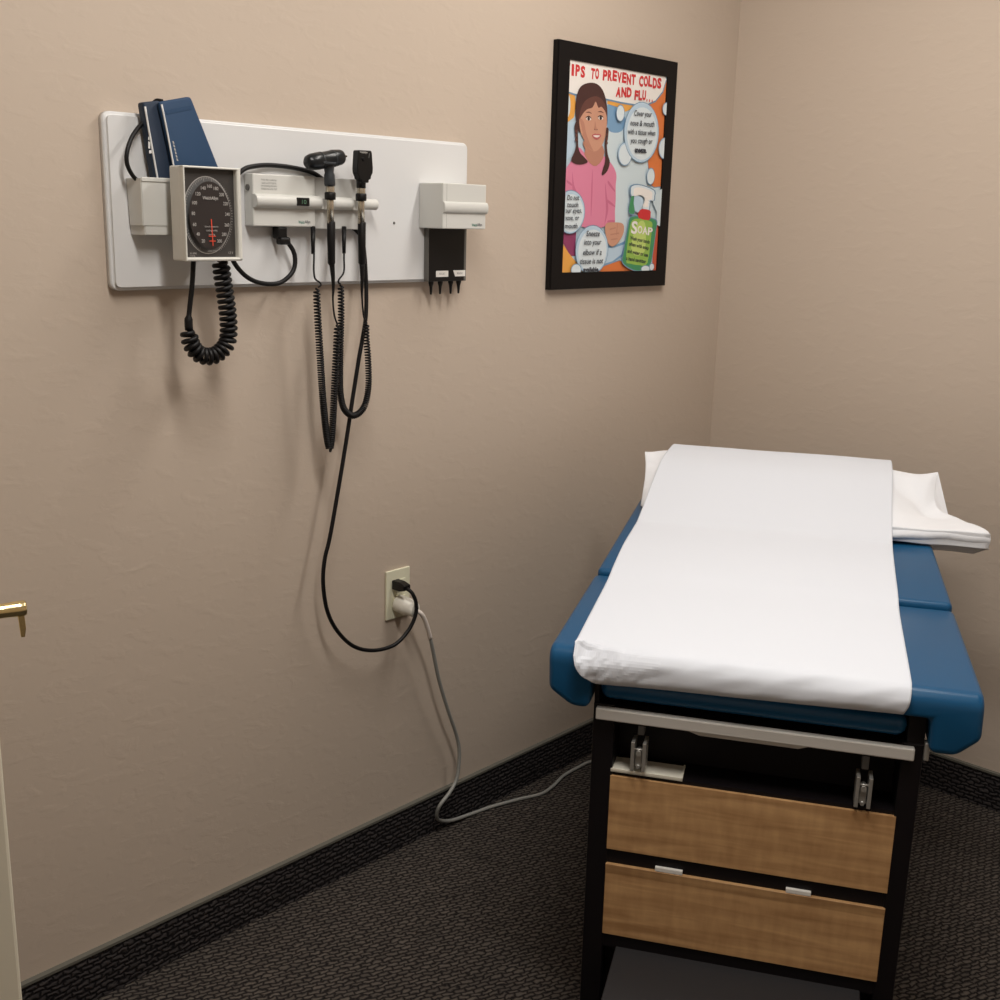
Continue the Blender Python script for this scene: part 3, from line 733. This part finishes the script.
# power cord from the charger to the outlet
L = Vector((-1.5653, -.035, 1.43))
PC = empty('power_cord', 'black power cord hanging from the charger down to the upper outlet socket', 'power cord', L)
pw = [(-1.5653, -.035, 1.4170), (-1.5600, -.040, 1.4120), (-1.5526, -.044, 1.4060), (-1.5424, -.048, 1.3854), (-1.5480, -.05, 1.3562), (-1.5786, -.05, 1.3350), (-1.6188, -.05, 1.3350), (-1.6511, -.05, 1.3469), (-1.6759, -.05, 1.3703), (-1.6860, -.05, 1.3949), (-1.6880, -.05, 1.4297), (-1.6845, -.05, 1.4814), (-1.6695, -.045, 1.5162), (-1.6431, -.037, 1.5354), (-1.6166, -.033, 1.5425), (-1.5794, -.028, 1.5461), (-1.5339, -.027, 1.5448), (-1.4916, -.026, 1.5396), (-1.4655, -.0262, 1.5307), (-1.4424, -.0262, 1.5112), (-1.4300, -.0262, 1.4696), (-1.4031, -.0262, 1.4474), (-1.3703, -.0265, 1.4280), (-1.3600, -.030, 1.4034), (-1.3575, -.035, 1.3348), (-1.3620, -.040, 1.2676), (-1.3736, -.042, 1.2163), (-1.3839, -.044, 1.181), (-1.4034, -.045, 1.0936), (-1.4133, -.046, 1.0475), (-1.4366, -.048, .9473), (-1.4666, -.05, .8258), (-1.4818, -.05, .7762), (-1.4864, -.05, .7258), (-1.4766, -.05, .6649), (-1.4523, -.052, .6150), (-1.4117, -.055, .5715), (-1.3618, -.060, .5500), (-1.306, -.065, .5490), (-1.2677, -.068, .5728), (-1.2465, -.069, .6050), (-1.2435, -.067, .6330), (-1.2500, -.060, .6560), (-1.2560, -.050, .6640)]
bm = NB(); tube(bm, catmull(pw, .006), .0043, 12); obj('cable', bm, 'rubber', PC, L)
bm = NB(); box(bm, -1.577, -1.556, -.046, -.026, 1.4150, 1.4366, .003); box(bm, -1.574, -1.551, -.050, -.032, 1.4040, 1.4180, .004); obj('connector', bm, 'black', PC, L)
bm = NB(); prism(bm, [(-1.2600, 1), (-1.2300, 1), (-1.2300, 1), (-1.2600, 1)], 0, 0) if False else None
prism(bm, [(-.0065, .6530), (-.030, .6530), (-.048, .6580), (-.048, .6700), (-.030, .6745), (-.0065, .6745)], -1.2620, -1.2420, .0025, 2, axis='x')
obj('plug', bm, 'black', PC, L)

# wall outlet
L = Vector((-1.2376, 0, .5815))
O = empty('wall_outlet', 'ivory duplex electrical outlet on the beige wall, both sockets in use', 'outlet', L)
bm = NB(); box(bm, -1.2765, -1.2065, -.0060, -.0005, .5815, .6958, .0018, 2); obj('cover_plate', bm, 'ivory', O, L)
for zc in (.658, .619):
    bm = NB(); box(bm, -1.2540, -1.2212, -.0078, -.0055, zc - .014, zc + .014, .001); obj('socket', bm, 'ivory', O, L)
bm = NB(); lathe(bm, [(0, .003), (.0008, .0025)], (-1.2376, -.006, .6386), (0, -1, 0), 12); obj('screw', bm, 'ivory', O, L)

# table cord
L = Vector((-1.238, -.01, .619))
TCd = empty('table_cord', 'grey cord from a round white plug down to the floor under the table', 'power cord', L)
bm = NB(); lathe(bm, [(0, .0185), (.002, .0200), (.030, .0200), (.033, .0178), (.050, .0165), (.053, .0140), (.053, 0)], (-1.2440, -.008, .6180), (.12, -1, -.12), 28)
obj('plug', bm, 'plugwhite', TCd, L)
bm = NB(); tube(bm, catmull([(-1.2385, -.055, .6125), (-1.2280, -.064, .6050), (-1.2160, -.064, .5890), (-1.2040, -.062, .5650), (-1.1905, -.058, .5336)], .004), .0052, 12); obj('sleeve', bm, 'sleeve', TCd, L)
gc = [(-1.1910, -.058, .5350), (-1.1800, -.056, .5014), (-1.1536, -.05, .4187), (-1.118, -.045, .331), (-1.0825, -.04, .2506), (-1.0725, -.04, .200), (-1.081, -.042, .1421), (-1.106, -.045, .1149), (-1.1375, -.046, .0950), (-1.1430, -.040, .0760), (-1.1370, -.032, .0520), (-1.1130, -.024, .0310), (-1.072, -.020, .0150), (-1.010, -.020, .0070), (-.980, -.022, .0052), (-.935, -.030, .0050), (-.865, -.050, .005), (-.800, -.072, .005), (-.745, -.066, .005), (-.680, -.048, .005), (-.615, -.044, .005), (-.557, -.048, .005), (-.49, -.09, .005), (-.44, -.20, .005), (-.50, -.34, .005)]
bm = NB(); tube(bm, catmull(gc, .006), .0044, 12); obj('cable', bm, 'greycord', TCd, L)

# specula dispenser
L = Vector((-1.14, -.02, 1.328))
D = empty('specula_dispenser', 'off-white specula dispenser with black tube and four nozzles, right end of board', 'specula dispenser', L)
bm = NB(); box(bm, -1.2012, -1.0745, -.0920, -.0205, 1.4385, 1.5295, .0018, 2)
prism(bm, [(-.092, 1.4700)] + [(-.0925 - .0060 * math.sin(PI * k / 10), 1.4815 - .0115 * math.cos(PI * k / 10)) for k in range(11)] + [(-.092, 1.4930)], -1.2008, -1.0725, .0006, 1, axis='x')
obj('dispenser_cover', bm, 'casing', D, L)
bm = NB(); box(bm, -1.1905, -1.1897, -.0925, -.091, 1.4395, 1.5285); obj('cover_seam', bm, 'casing2', D, L)
f = Flat(); f.text('Welch', -1.1085, 1.4470, .0082, 'green', w=.016, bold=.02); f.text('Allyn', -1.0930, 1.4470, .0082, 'mark', w=.015, bold=.03)
f.build('maker_logo', lambda u, v, d: (u, -.0923 - d, v), D, L)
bm = NB(); box(bm, -1.1838, -1.0785, -.0340, -.0205, 1.3275, 1.4390, .0015); obj('specula_tube', bm, 'black', D, L)
for x0, x1 in ((-1.1862, -1.1832), (-1.0790, -1.0720)):
    bm = NB(); box(bm, x0, x1, -.0335, -.0205, 1.3275, 1.4390, .001); tag(obj('tube_edge', bm, 'smoke', D, L), 'smoky grey edge strip')
for x_ in (-1.1708, -1.1438, -1.1123, -1.0883):
    bm = NB(); lathe(bm, [(0, .0052), (.004, .0058), (.012, .0036), (.0285, .0022), (.029, .0012)], (x_, -.027, 1.3290), (0, 0, -1), 16); obj('nozzle', bm, 'black', D, L)
for pts, s in (([(-1.1840, 1.3370), (-1.1475, 1.3370), (-1.1475, 1.3500), (-1.1840, 1.3500)], 'ADULT'), ([(-1.1270, 1.3375), (-1.0960, 1.3375), (-1.0960, 1.3505), (-1.1330, 1.3505)], 'PEDIATRIC')):
    f = Flat(.0002); f.poly([(a + .0205, b) for a, b in pts], 'white_tag'); f.text(s, sum(p[0] for p in pts) / 4 + .0205, 1.3438, .0055, 'mark', w=.018)
    o = f.build('size_label', lambda u, v, d: (u, -.0343 - d, v), D, L)

# ------------------------------------------------------------ framed poster
L = Vector((-.545, 0, 1.2989))
FP = empty('framed_poster', 'black framed colourful poster on preventing colds and flu, beside the corner', 'poster', L)
bm = NB()
FX0, FX1, FZ0, FZ1 = -.7700, -.2985, 1.2985, 1.8620
ix0, ix1, iz0, iz1 = -.7275, -.3411, 1.3388, 1.8227
for (x0, x1, z0, z1) in ((FX0, ix0, FZ0, FZ1), (ix1, FX1, FZ0, FZ1), (ix0, ix1, iz1, FZ1), (ix0, ix1, FZ0, iz0)):
    box(bm, x0, x1, -.0165, -.001, z0, z1)
bmesh.ops.bevel(bm, geom=[e for e in bm.edges if e.calc_length() > .3 and all(abs(v.co.y + .0165) < 1e-5 for v in e.verts) and any(abs(v.co.x - q) < 1e-4 for q in (FX0, FX1) for v in e.verts)], offset=.002, segments=2, affect='EDGES')
obj('picture_frame', bm, 'frame', FP, L)
bm = NB(); box(bm, ix0 - .004, ix1 + .004, -.0125, -.0015, iz0 - .004, iz1 + .004); obj('backing_board', bm, 'white_tag', FP, L)
f = Flat(.00005)
k_ = 1e-4
def U(ps): return [(a * k_, b * k_) for a, b in ps]
W_, H_ = .3864, .4839
f.poly([(0, 0), (W_, 0), (W_, H_), (0, H_)], 'p_sky')
# soft diagonal light field behind the girl
f.poly(U([(1500, 3900), (2000, 3500), (2700, 3100), (3300, 2700), (3864, 2000), (3864, 600), (2400, 600), (1900, 800), (1500, 2000)]), 'p_sky2')
f.poly(U([(1480, 3950), (1850, 3950), (2250, 3700), (2100, 3400), (1700, 3350), (1500, 3500)]), 'p_skyd', 3)
f.poly(U([(50, 3450), (300, 3500), (330, 3000), (200, 2700), (0, 2600)]), 'p_bub')
def outlined(ps, m, e='p_edge', sm=4, w=.0022):
    P_ = U(ps); c = (sum(p[0] for p in P_) / len(P_), sum(p[1] for p in P_) / len(P_))
    f.poly([(a + (w if a > c[0] else -w), b + (w if b > c[1] else -w)) for a, b in P_], e, sm); f.poly(P_, m, sm)
f.poly(U([(3864, 4840), (3864, 4776), (3741, 4471), (3441, 4227), (3131, 4129), (3409, 3899), (3612, 3477), (3493, 3029), (3228, 2757), (3324, 2429), (3315, 2181), (3583, 2098), (3864, 2127)]), 'p_edge')
f.poly(U([(3864, 4840), (3864, 4776), (3741, 4471), (3461, 4207), (3171, 4109), (3429, 3889), (3632, 3477), (3513, 3019), (3252, 2757), (3344, 2429), (3335, 2201), (3593, 2118), (3864, 2147)]), 'p_orange')
f.poly(U([(0, 4132), (248, 4102), (318, 3858), (253, 3585), (0, 3440)]), 'p_yellow')
f.ell(.000, .382, .011, .026, 'p_sky2')
f.poly(U([(1500, 4110), (2147, 4064), (2700, 4063), (2402, 3927), (2165, 3855), (1857, 3952), (1480, 3991)]), 'p_yellow')
f.poly(U([(0, 1000), (504, 955), (494, 671), (540, 386), (313, 387), (0, 720)]), 'p_purple')
f.poly(U([(0, 700), (253, 458), (549, 242), (1300, 0), (0, 0)]), 'p_yellow')
f.poly(U([(1300, 0), (1377, 88), (1851, 194), (2276, 283), (2600, 200), (3256, 60), (3400, 0)]), 'p_edge')
f.poly(U([(1300, 0), (1377, 70), (1851, 176), (2276, 262), (2600, 180), (3256, 40), (3300, 0)]), 'p_orange')
f.poly(U([(3705, 1175), (3864, 1178), (3864, 0), (3695, 0), (3667, 677)]), 'p_redb')
f.poly(U([(1500, 636), (2061, 637), (2520, 775), (2393, 376), (1974, 202), (1500, 121)]), 'p_skyd')
f.poly(U([(1500, 560), (2061, 590), (2450, 675), (2340, 420), (1974, 250), (1500, 160)]), 'p_bub')
# banner
f.poly(U([(0, 4840), (3820, 4840), (3850, 4730), (3741, 4451), (3441, 4197), (3070, 4076), (2637, 4033), (2026, 4041), (1492, 4064), (803, 4072), (248, 4072), (0, 4100)]), 'p_edge')
f.poly(U([(0, 4840), (3800, 4840), (3840, 4776), (3711, 4481), (3431, 4237), (3070, 4116), (2637, 4073), (2026, 4081), (1492, 4104), (803, 4112), (248, 4112), (0, 4140)]), 'p_white')
def word(s, x0, x1, z, h, m='p_red', rot=0, b=.05, sh=0): f.text(s, (x0 + x1) / 2 * k_, z * k_, h * k_, m, w=(x1 - x0) * k_, bold=b, rot=rot, shear=sh)
def rough(s, x0, x1, z, h, m):
    n = len(s); w = (x1 - x0) / n
    for i, c in enumerate(s):
        if c == ' ': continue
        jz = ((i * 37) % 5 - 2) * h * .025
        word(c, x0 + w * (i + .04), x0 + w * (i + .96) if c not in 'I.' else x0 + w * (i + .38), z + jz if c != '.' else z - h * .34, h, m, ((i * 53) % 7 - 3) * .02)
word('T', -200, 40, 4640, 330); word('I', 95, 185, 4625, 330); word('P', 235, 400, 4632, 330); word('S', 425, 590, 4620, 330)
rough('TO', 800, 1120, 4632, 315, 'p_red'); rough('PREVENT', 1250, 2560, 4640, 315, 'p_red'); rough('COLDS', 2690, 3640, 4650, 325, 'p_red')
rough('AND', 1780, 2420, 4310, 300, 'p_red'); rough('FLU', 2530, 3010, 4300, 300, 'p_red'); rough('...', 3030, 3360, 4320, 330, 'p_red')
# girl
f.poly(U([(434, 2921), (725, 2766), (964, 2605), (1198, 2565), (1387, 2767), (1630, 2674), (1852, 2508), (1956, 2334), (1945, 2094), (1971, 1770), (1964, 1479), (1959, 1151), (1600, 1110), (1424, 1071), (840, 1064), (490, 1166), (250, 1407), (0, 1714), (0, 2300), (23, 2422), (230, 2636)]), 'p_shirt', 3)
for q in ([(1522, 2149), (1603, 1867), (1690, 1509), (1568, 1146), (1600, 1500), (1545, 1860)], [(250, 2350), (330, 2050), (500, 1800), (360, 1700), (270, 2000)], [(560, 1150), (700, 1700), (640, 1300)], [(1000, 2450), (1040, 1900), (1020, 1300), (985, 1900)], [(1700, 1250), (1960, 1260), (1950, 1200), (1700, 1190)], [(60, 2150), (240, 2080), (240, 2030), (60, 2100)], [(1640, 2200), (1900, 2000), (1900, 1950), (1640, 2120)], [(1650, 1750), (1930, 1620), (1930, 1580), (1650, 1680)]):
    f.poly(U(q), 'p_shirt2', 3)
f.poly(U([(600, 3070), (700, 2887), (668, 2763), (907, 2572), (1141, 2524), (1392, 2729), (1351, 3007)]), 'p_skin2', 2)
f.poly(U([(312, 3522), (268, 3787), (303, 4090), (428, 4285), (671, 4385), (951, 4412), (1184, 4339), (1340, 4183), (1444, 3952), (1484, 3713), (1474, 3480), (1300, 3500), (900, 3600), (495, 3265), (348, 3390)]), 'p_hair', 3)
f.poly(U([(420, 3564), (517, 3774), (759, 3929), (1005, 4045), (1213, 3950), (1394, 3845), (1470, 3609), (1462, 3331), (1364, 3080), (1202, 2914), (1004, 2857), (798, 2942), (647, 3087), (495, 3265)]), 'p_skin', 3)
f.poly(U([(430, 3580), (520, 3380), (600, 3150), (740, 2980), (1004, 2857), (880, 3000), (700, 3250), (600, 3500)]), 'p_skin2', 3)
f.poly(U([(400, 3540), (470, 3800), (640, 4000), (980, 4120), (1260, 4060), (1440, 3850), (1480, 3640), (1400, 3790), (1240, 3900), (1120, 3870), (1010, 4000), (900, 3860), (700, 3800), (560, 3700)]), 'p_hair2', 3)
for ex_, ez in ((769, 3590), (1222, 3640)):
    f.ell(ex_ * k_, ez * k_, .0095, .0040, 'p_teeth', 16); f.ell(ex_ * k_, ez * k_, .0048, .0042, 'p_eye', 14)
    f.poly(U([(ex_ - 110, ez + 30), (ex_, ez + 70), (ex_ + 100, ez + 30), (ex_ + 90, ez + 15), (ex_, ez + 45), (ex_ - 100, ez + 12)]), 'p_eye', 2)
    f.poly(U([(ex_ - 130, ez + 130), (ex_, ez + 165), (ex_ + 120, ez + 120), (ex_, ez + 140)]), 'p_hair2', 2)
f.poly(U([(1010, 3560), (1075, 3400), (1130, 3365), (1040, 3345), (985, 3380), (1000, 3450)]), 'p_skin2', 3)
f.ell(.1010, .3368, .0016, .001, 'p_eye', 8); f.ell(.1098, .3370, .0016, .001, 'p_eye', 8)
f.poly(U([(915, 3225), (1030, 3272), (1090, 3262), (1150, 3275), (1270, 3250), (1200, 3170), (1105, 3135), (990, 3160)]), 'p_lip', 3)
f.poly(U([(960, 3222), (1090, 3238), (1220, 3238), (1140, 3190), (1030, 3190)]), 'p_teeth', 2)
for q in ([(314, 3489), (249, 3383), (295, 3184), (346, 2983), (285, 2810), (175, 2633), (263, 2553), (515, 2531), (793, 2597), (673, 2694), (509, 2788), (423, 2920), (398, 3123), (361, 3357)], [(1454, 3434), (1544, 3406), (1531, 3196), (1503, 3019), (1560, 2812), (1651, 2640), (1560, 2423), (1362, 2315), (1381, 2450), (1456, 2630), (1458, 2841), (1425, 3049), (1438, 3259)]):
    f.poly(U(q), 'p_hair', 3)
for z_ in (3280, 3180, 3080): f.ell(.0325, z_ * k_, .0045, .0035, 'p_hair2', 12); f.ell(.1490, z_ * k_, .0045, .0035, 'p_hair2', 12)
f.poly(U([(1596, 1164), (1955, 1206), (2296, 1174), (2343, 971), (2176, 748), (1940, 618), (1754, 673), (1617, 892)]), 'p_skin', 3)
for q in ([(1760, 1050), (2000, 1090), (2010, 1060), (1770, 1020)], [(1800, 920), (2150, 960), (2150, 930), (1800, 890)], [(1830, 800), (2100, 820), (2100, 795), (1830, 770)], [(2050, 1180), (2080, 1180), (2060, 900), (2035, 900)]): f.poly(U(q), 'p_skin2')
# bubbles
def bub(l, r, t, b_, inner='p_bubl', w=.0035):
    cx = (l[0] + r[0]) / 2 * k_; cz = (t[1] + b_[1]) / 2 * k_; rx = (r[0] - l[0]) / 2 * k_; rz = (t[1] - b_[1]) / 2 * k_
    f.ell(cx, cz, rx, rz, 'p_edge'); f.ell(cx, cz, rx - w * .5, rz - w * .5, 'p_bub'); f.ell(cx + rx * .03, cz - rz * .04, rx * .86, rz * .86, inner)
bub((1947, 2833), (2525, 2865), (2224, 3152), (2271, 2582)); bub((1798, 3791), (2138, 3817), (1953, 4012), (1986, 3613))
bub((2141, 3412), (3608, 3513), (2802, 4155), (2935, 2687)); bub((-330, 1419), (757, 1435), (341, 1931), (405, 911)); bub((446, 529), (1735, 526), (1038, 1131), (1122, -73))
bub((304, 84), (703, 79), (495, 207), (513, -80)); bub((3169, 2361), (3523, 2376), (3321, 2589), (3361, 2164)); bub((3615, 3109), (4141, 3141), (3853, 3364), (3906, 2829))
bub((3687, 4031), (4046, 4060), (3831, 4225), (3864, 3899))
f.poly(U([(3440, 1930), (3864, 2083), (3864, 1137), (3700, 1180), (3690, 1500), (3520, 1700)]), 'p_sky2')
# soap spray bottle
G_ = [(2563, 1326), (2875, 1369), (3461, 1323), (3698, 1251), (3683, 1060), (3584, 369), (3473, 139), (3060, 10), (2670, 72), (2342, 226), (2355, 451), (2490, 1084)]
def grow(ps, s):
    c = (sum(p[0] for p in ps) / len(ps), sum(p[1] for p in ps) / len(ps)); return [(c[0] + (a - c[0]) * s, c[1] + (b - c[1]) * s) for a, b in ps]
sp_ = [(2560, 2098), (2807, 2144), (3193, 2103), (3525, 2021), (3537, 1890), (3516, 1777), (3353, 1772), (3342, 1547), (3049, 1570), (3134, 1691), (3121, 1840), (2891, 1907), (2580, 1861), (2536, 2006)]
tr_ = [(2578, 1879), (2674, 1864), (2671, 1679), (2739, 1478), (2618, 1419), (2487, 1491), (2527, 1749)]
f.poly(U([(2700, 1850), (3000, 1850), (3080, 1700), (2950, 1500), (2800, 1480), (2680, 1600)]), 'p_bub', 3)
for q in (sp_, tr_): f.poly(U(grow(q, 1.10)), 'p_edge', 2)
f.poly(U(tr_), 'p_greenr', 2); f.poly(U(sp_), 'p_bubl', 2); f.poly(U(grow(sp_, .8)), 'p_white', 2)
f.poly(U(grow(G_, 1.04)), 'p_edge', 3); f.poly(U(G_), 'p_greenr', 3)
f.poly(U([(2661, 1271), (2942, 1313), (3401, 1265), (3520, 1191), (3508, 1021), (3400, 198), (3049, 144), (2661, 186), (2463, 282), (2556, 1048)]), 'p_green', 3)
f.poly(U([(2900, 1200), (3200, 1200), (3250, 500), (2800, 400), (2650, 700)]), 'p_yl', 3)
f.poly(U([(2897, 1481), (3050, 1559), (3376, 1529), (3417, 1435), (3366, 1283), (2910, 1332)]), 'p_red', 2)
bub((3122, 47), (3516, 42), (3309, 141), (3327, -52)); bub((3480, 80), (3700, 80), (3600, 190), (3600, 0))
word('S', 2620, 2880, 1090, 420, 'p_white', -.05, .03); word('O', 2890, 3090, 1040, 260, 'p_white', -.05, .03); word('A', 3100, 3320, 1020, 260, 'p_white', -.05, .03); word('P', 3330, 3540, 1000, 270, 'p_white', -.05, .03)
for s, x0, x1, z, r in (('Wash your hands', 2585, 3440, 770, -.12), ('often with soap', 2550, 3410, 620, -.13), ('and water or use', 2500, 3400, 455, -.13), ('a hand sanitizer', 2460, 3330, 280, -.11)): word(s, x0, x1, z, 135, 'p_txt', r, .02)
for s, x0, x1, z in (('Cover your', 2500, 3230, 3850), ('nose & mouth', 2360, 3360, 3635), ('with a tissue when', 2270, 3420, 3425), ('you cough or', 2395, 3320, 3200)): word(s, x0, x1, z, 190, 'p_txt', .03, .012, .15)
word('sneeze.', 2590, 3090, 2975, 185, 'p_txt', .03, .045)
for s, x0, x1, z in (('Do not', 38, 490, 1760), ('touch', 48, 465, 1595), ('your eyes,', -120, 600, 1425), ('nose, or', -30, 514, 1265), ('mouth.', -10, 496, 1100)): word(s, x0, x1, z, 165, 'p_txt', .02, .012, .15)
for s, x0, x1, z in (('Sneeze', 811, 1335, 930), ('into your', 740, 1410, 700), ('elbow if a', 710, 1445, 480), ('tissue is not', 615, 1517, 262)): word(s, x0, x1, z, 190, 'p_txt', .01, .012, .15)
word('available.', 745, 1375, 62, 150, 'p_txt', 0, .045)
# trim everything to the print rectangle, then build
def clip(pts, W, H):
    for ax_, lim, sg in ((0, 0, 1), (0, W, -1), (1, 0, 1), (1, H, -1)):
        out = []
        for i in range(len(pts)):
            a, b_ = pts[i - 1], pts[i]; da = (a[ax_] - lim) * sg; db = (b_[ax_] - lim) * sg
            if (da < 0) != (db < 0):
                t_ = da / (da - db); out.append((a[0] + (b_[0] - a[0]) * t_, a[1] + (b_[1] - a[1]) * t_))
            if db >= 0: out.append(b_)
        pts = out
        if len(pts) < 3: return None
    return pts
nf = []
for pts, k, i in f.f:
    if any(p[0] < 0 or p[0] > W_ or p[1] < 0 or p[1] > H_ for p in pts):
        pts = clip(pts, W_, H_)
        if not pts: continue
    nf.append((pts, k, i))
f.f = nf
f.build('poster_print', lambda u, v, d: (ix0 + u, -.0128 - d, iz0 + v), FP, L)

# ------------------------------------------------------------ world, camera, view
w = bpy.data.worlds.new('World'); S.world = w; w.use_nodes = True
w.node_tree.nodes['Background'].inputs[0].default_value = (1, .93, .86, 1); w.node_tree.nodes['Background'].inputs[1].default_value = .15
cam = bpy.data.cameras.new('Camera'); co = bpy.data.objects.new('Camera', cam); COL.objects.link(co)
yaw, pit, rol, fpx = math.radians(43.07364), math.radians(13.80582), math.radians(1.48332), 1145.60
cam.sensor_width = 36; cam.lens = fpx / 1000 * 36; cam.clip_start = .05
fw = Vector((math.cos(pit) * math.cos(yaw), math.cos(pit) * math.sin(yaw), -math.sin(pit)))
s0 = Vector((math.sin(yaw), -math.cos(yaw), 0)); u0 = s0.cross(fw)
s2 = math.cos(rol) * s0 + math.sin(rol) * u0; u2 = -math.sin(rol) * s0 + math.cos(rol) * u0
m = Matrix((s2, u2, -fw)).transposed().to_4x4(); m.translation = Vector((-2.87626, -1.83944, 1.46189)); co.matrix_world = m
S.camera = co
S.view_settings.view_transform = 'Standard'; S.view_settings.look = 'None'; S.view_settings.gamma = 1; S.view_settings.use_curve_mapping = False
S.view_settings.exposure = 0.0
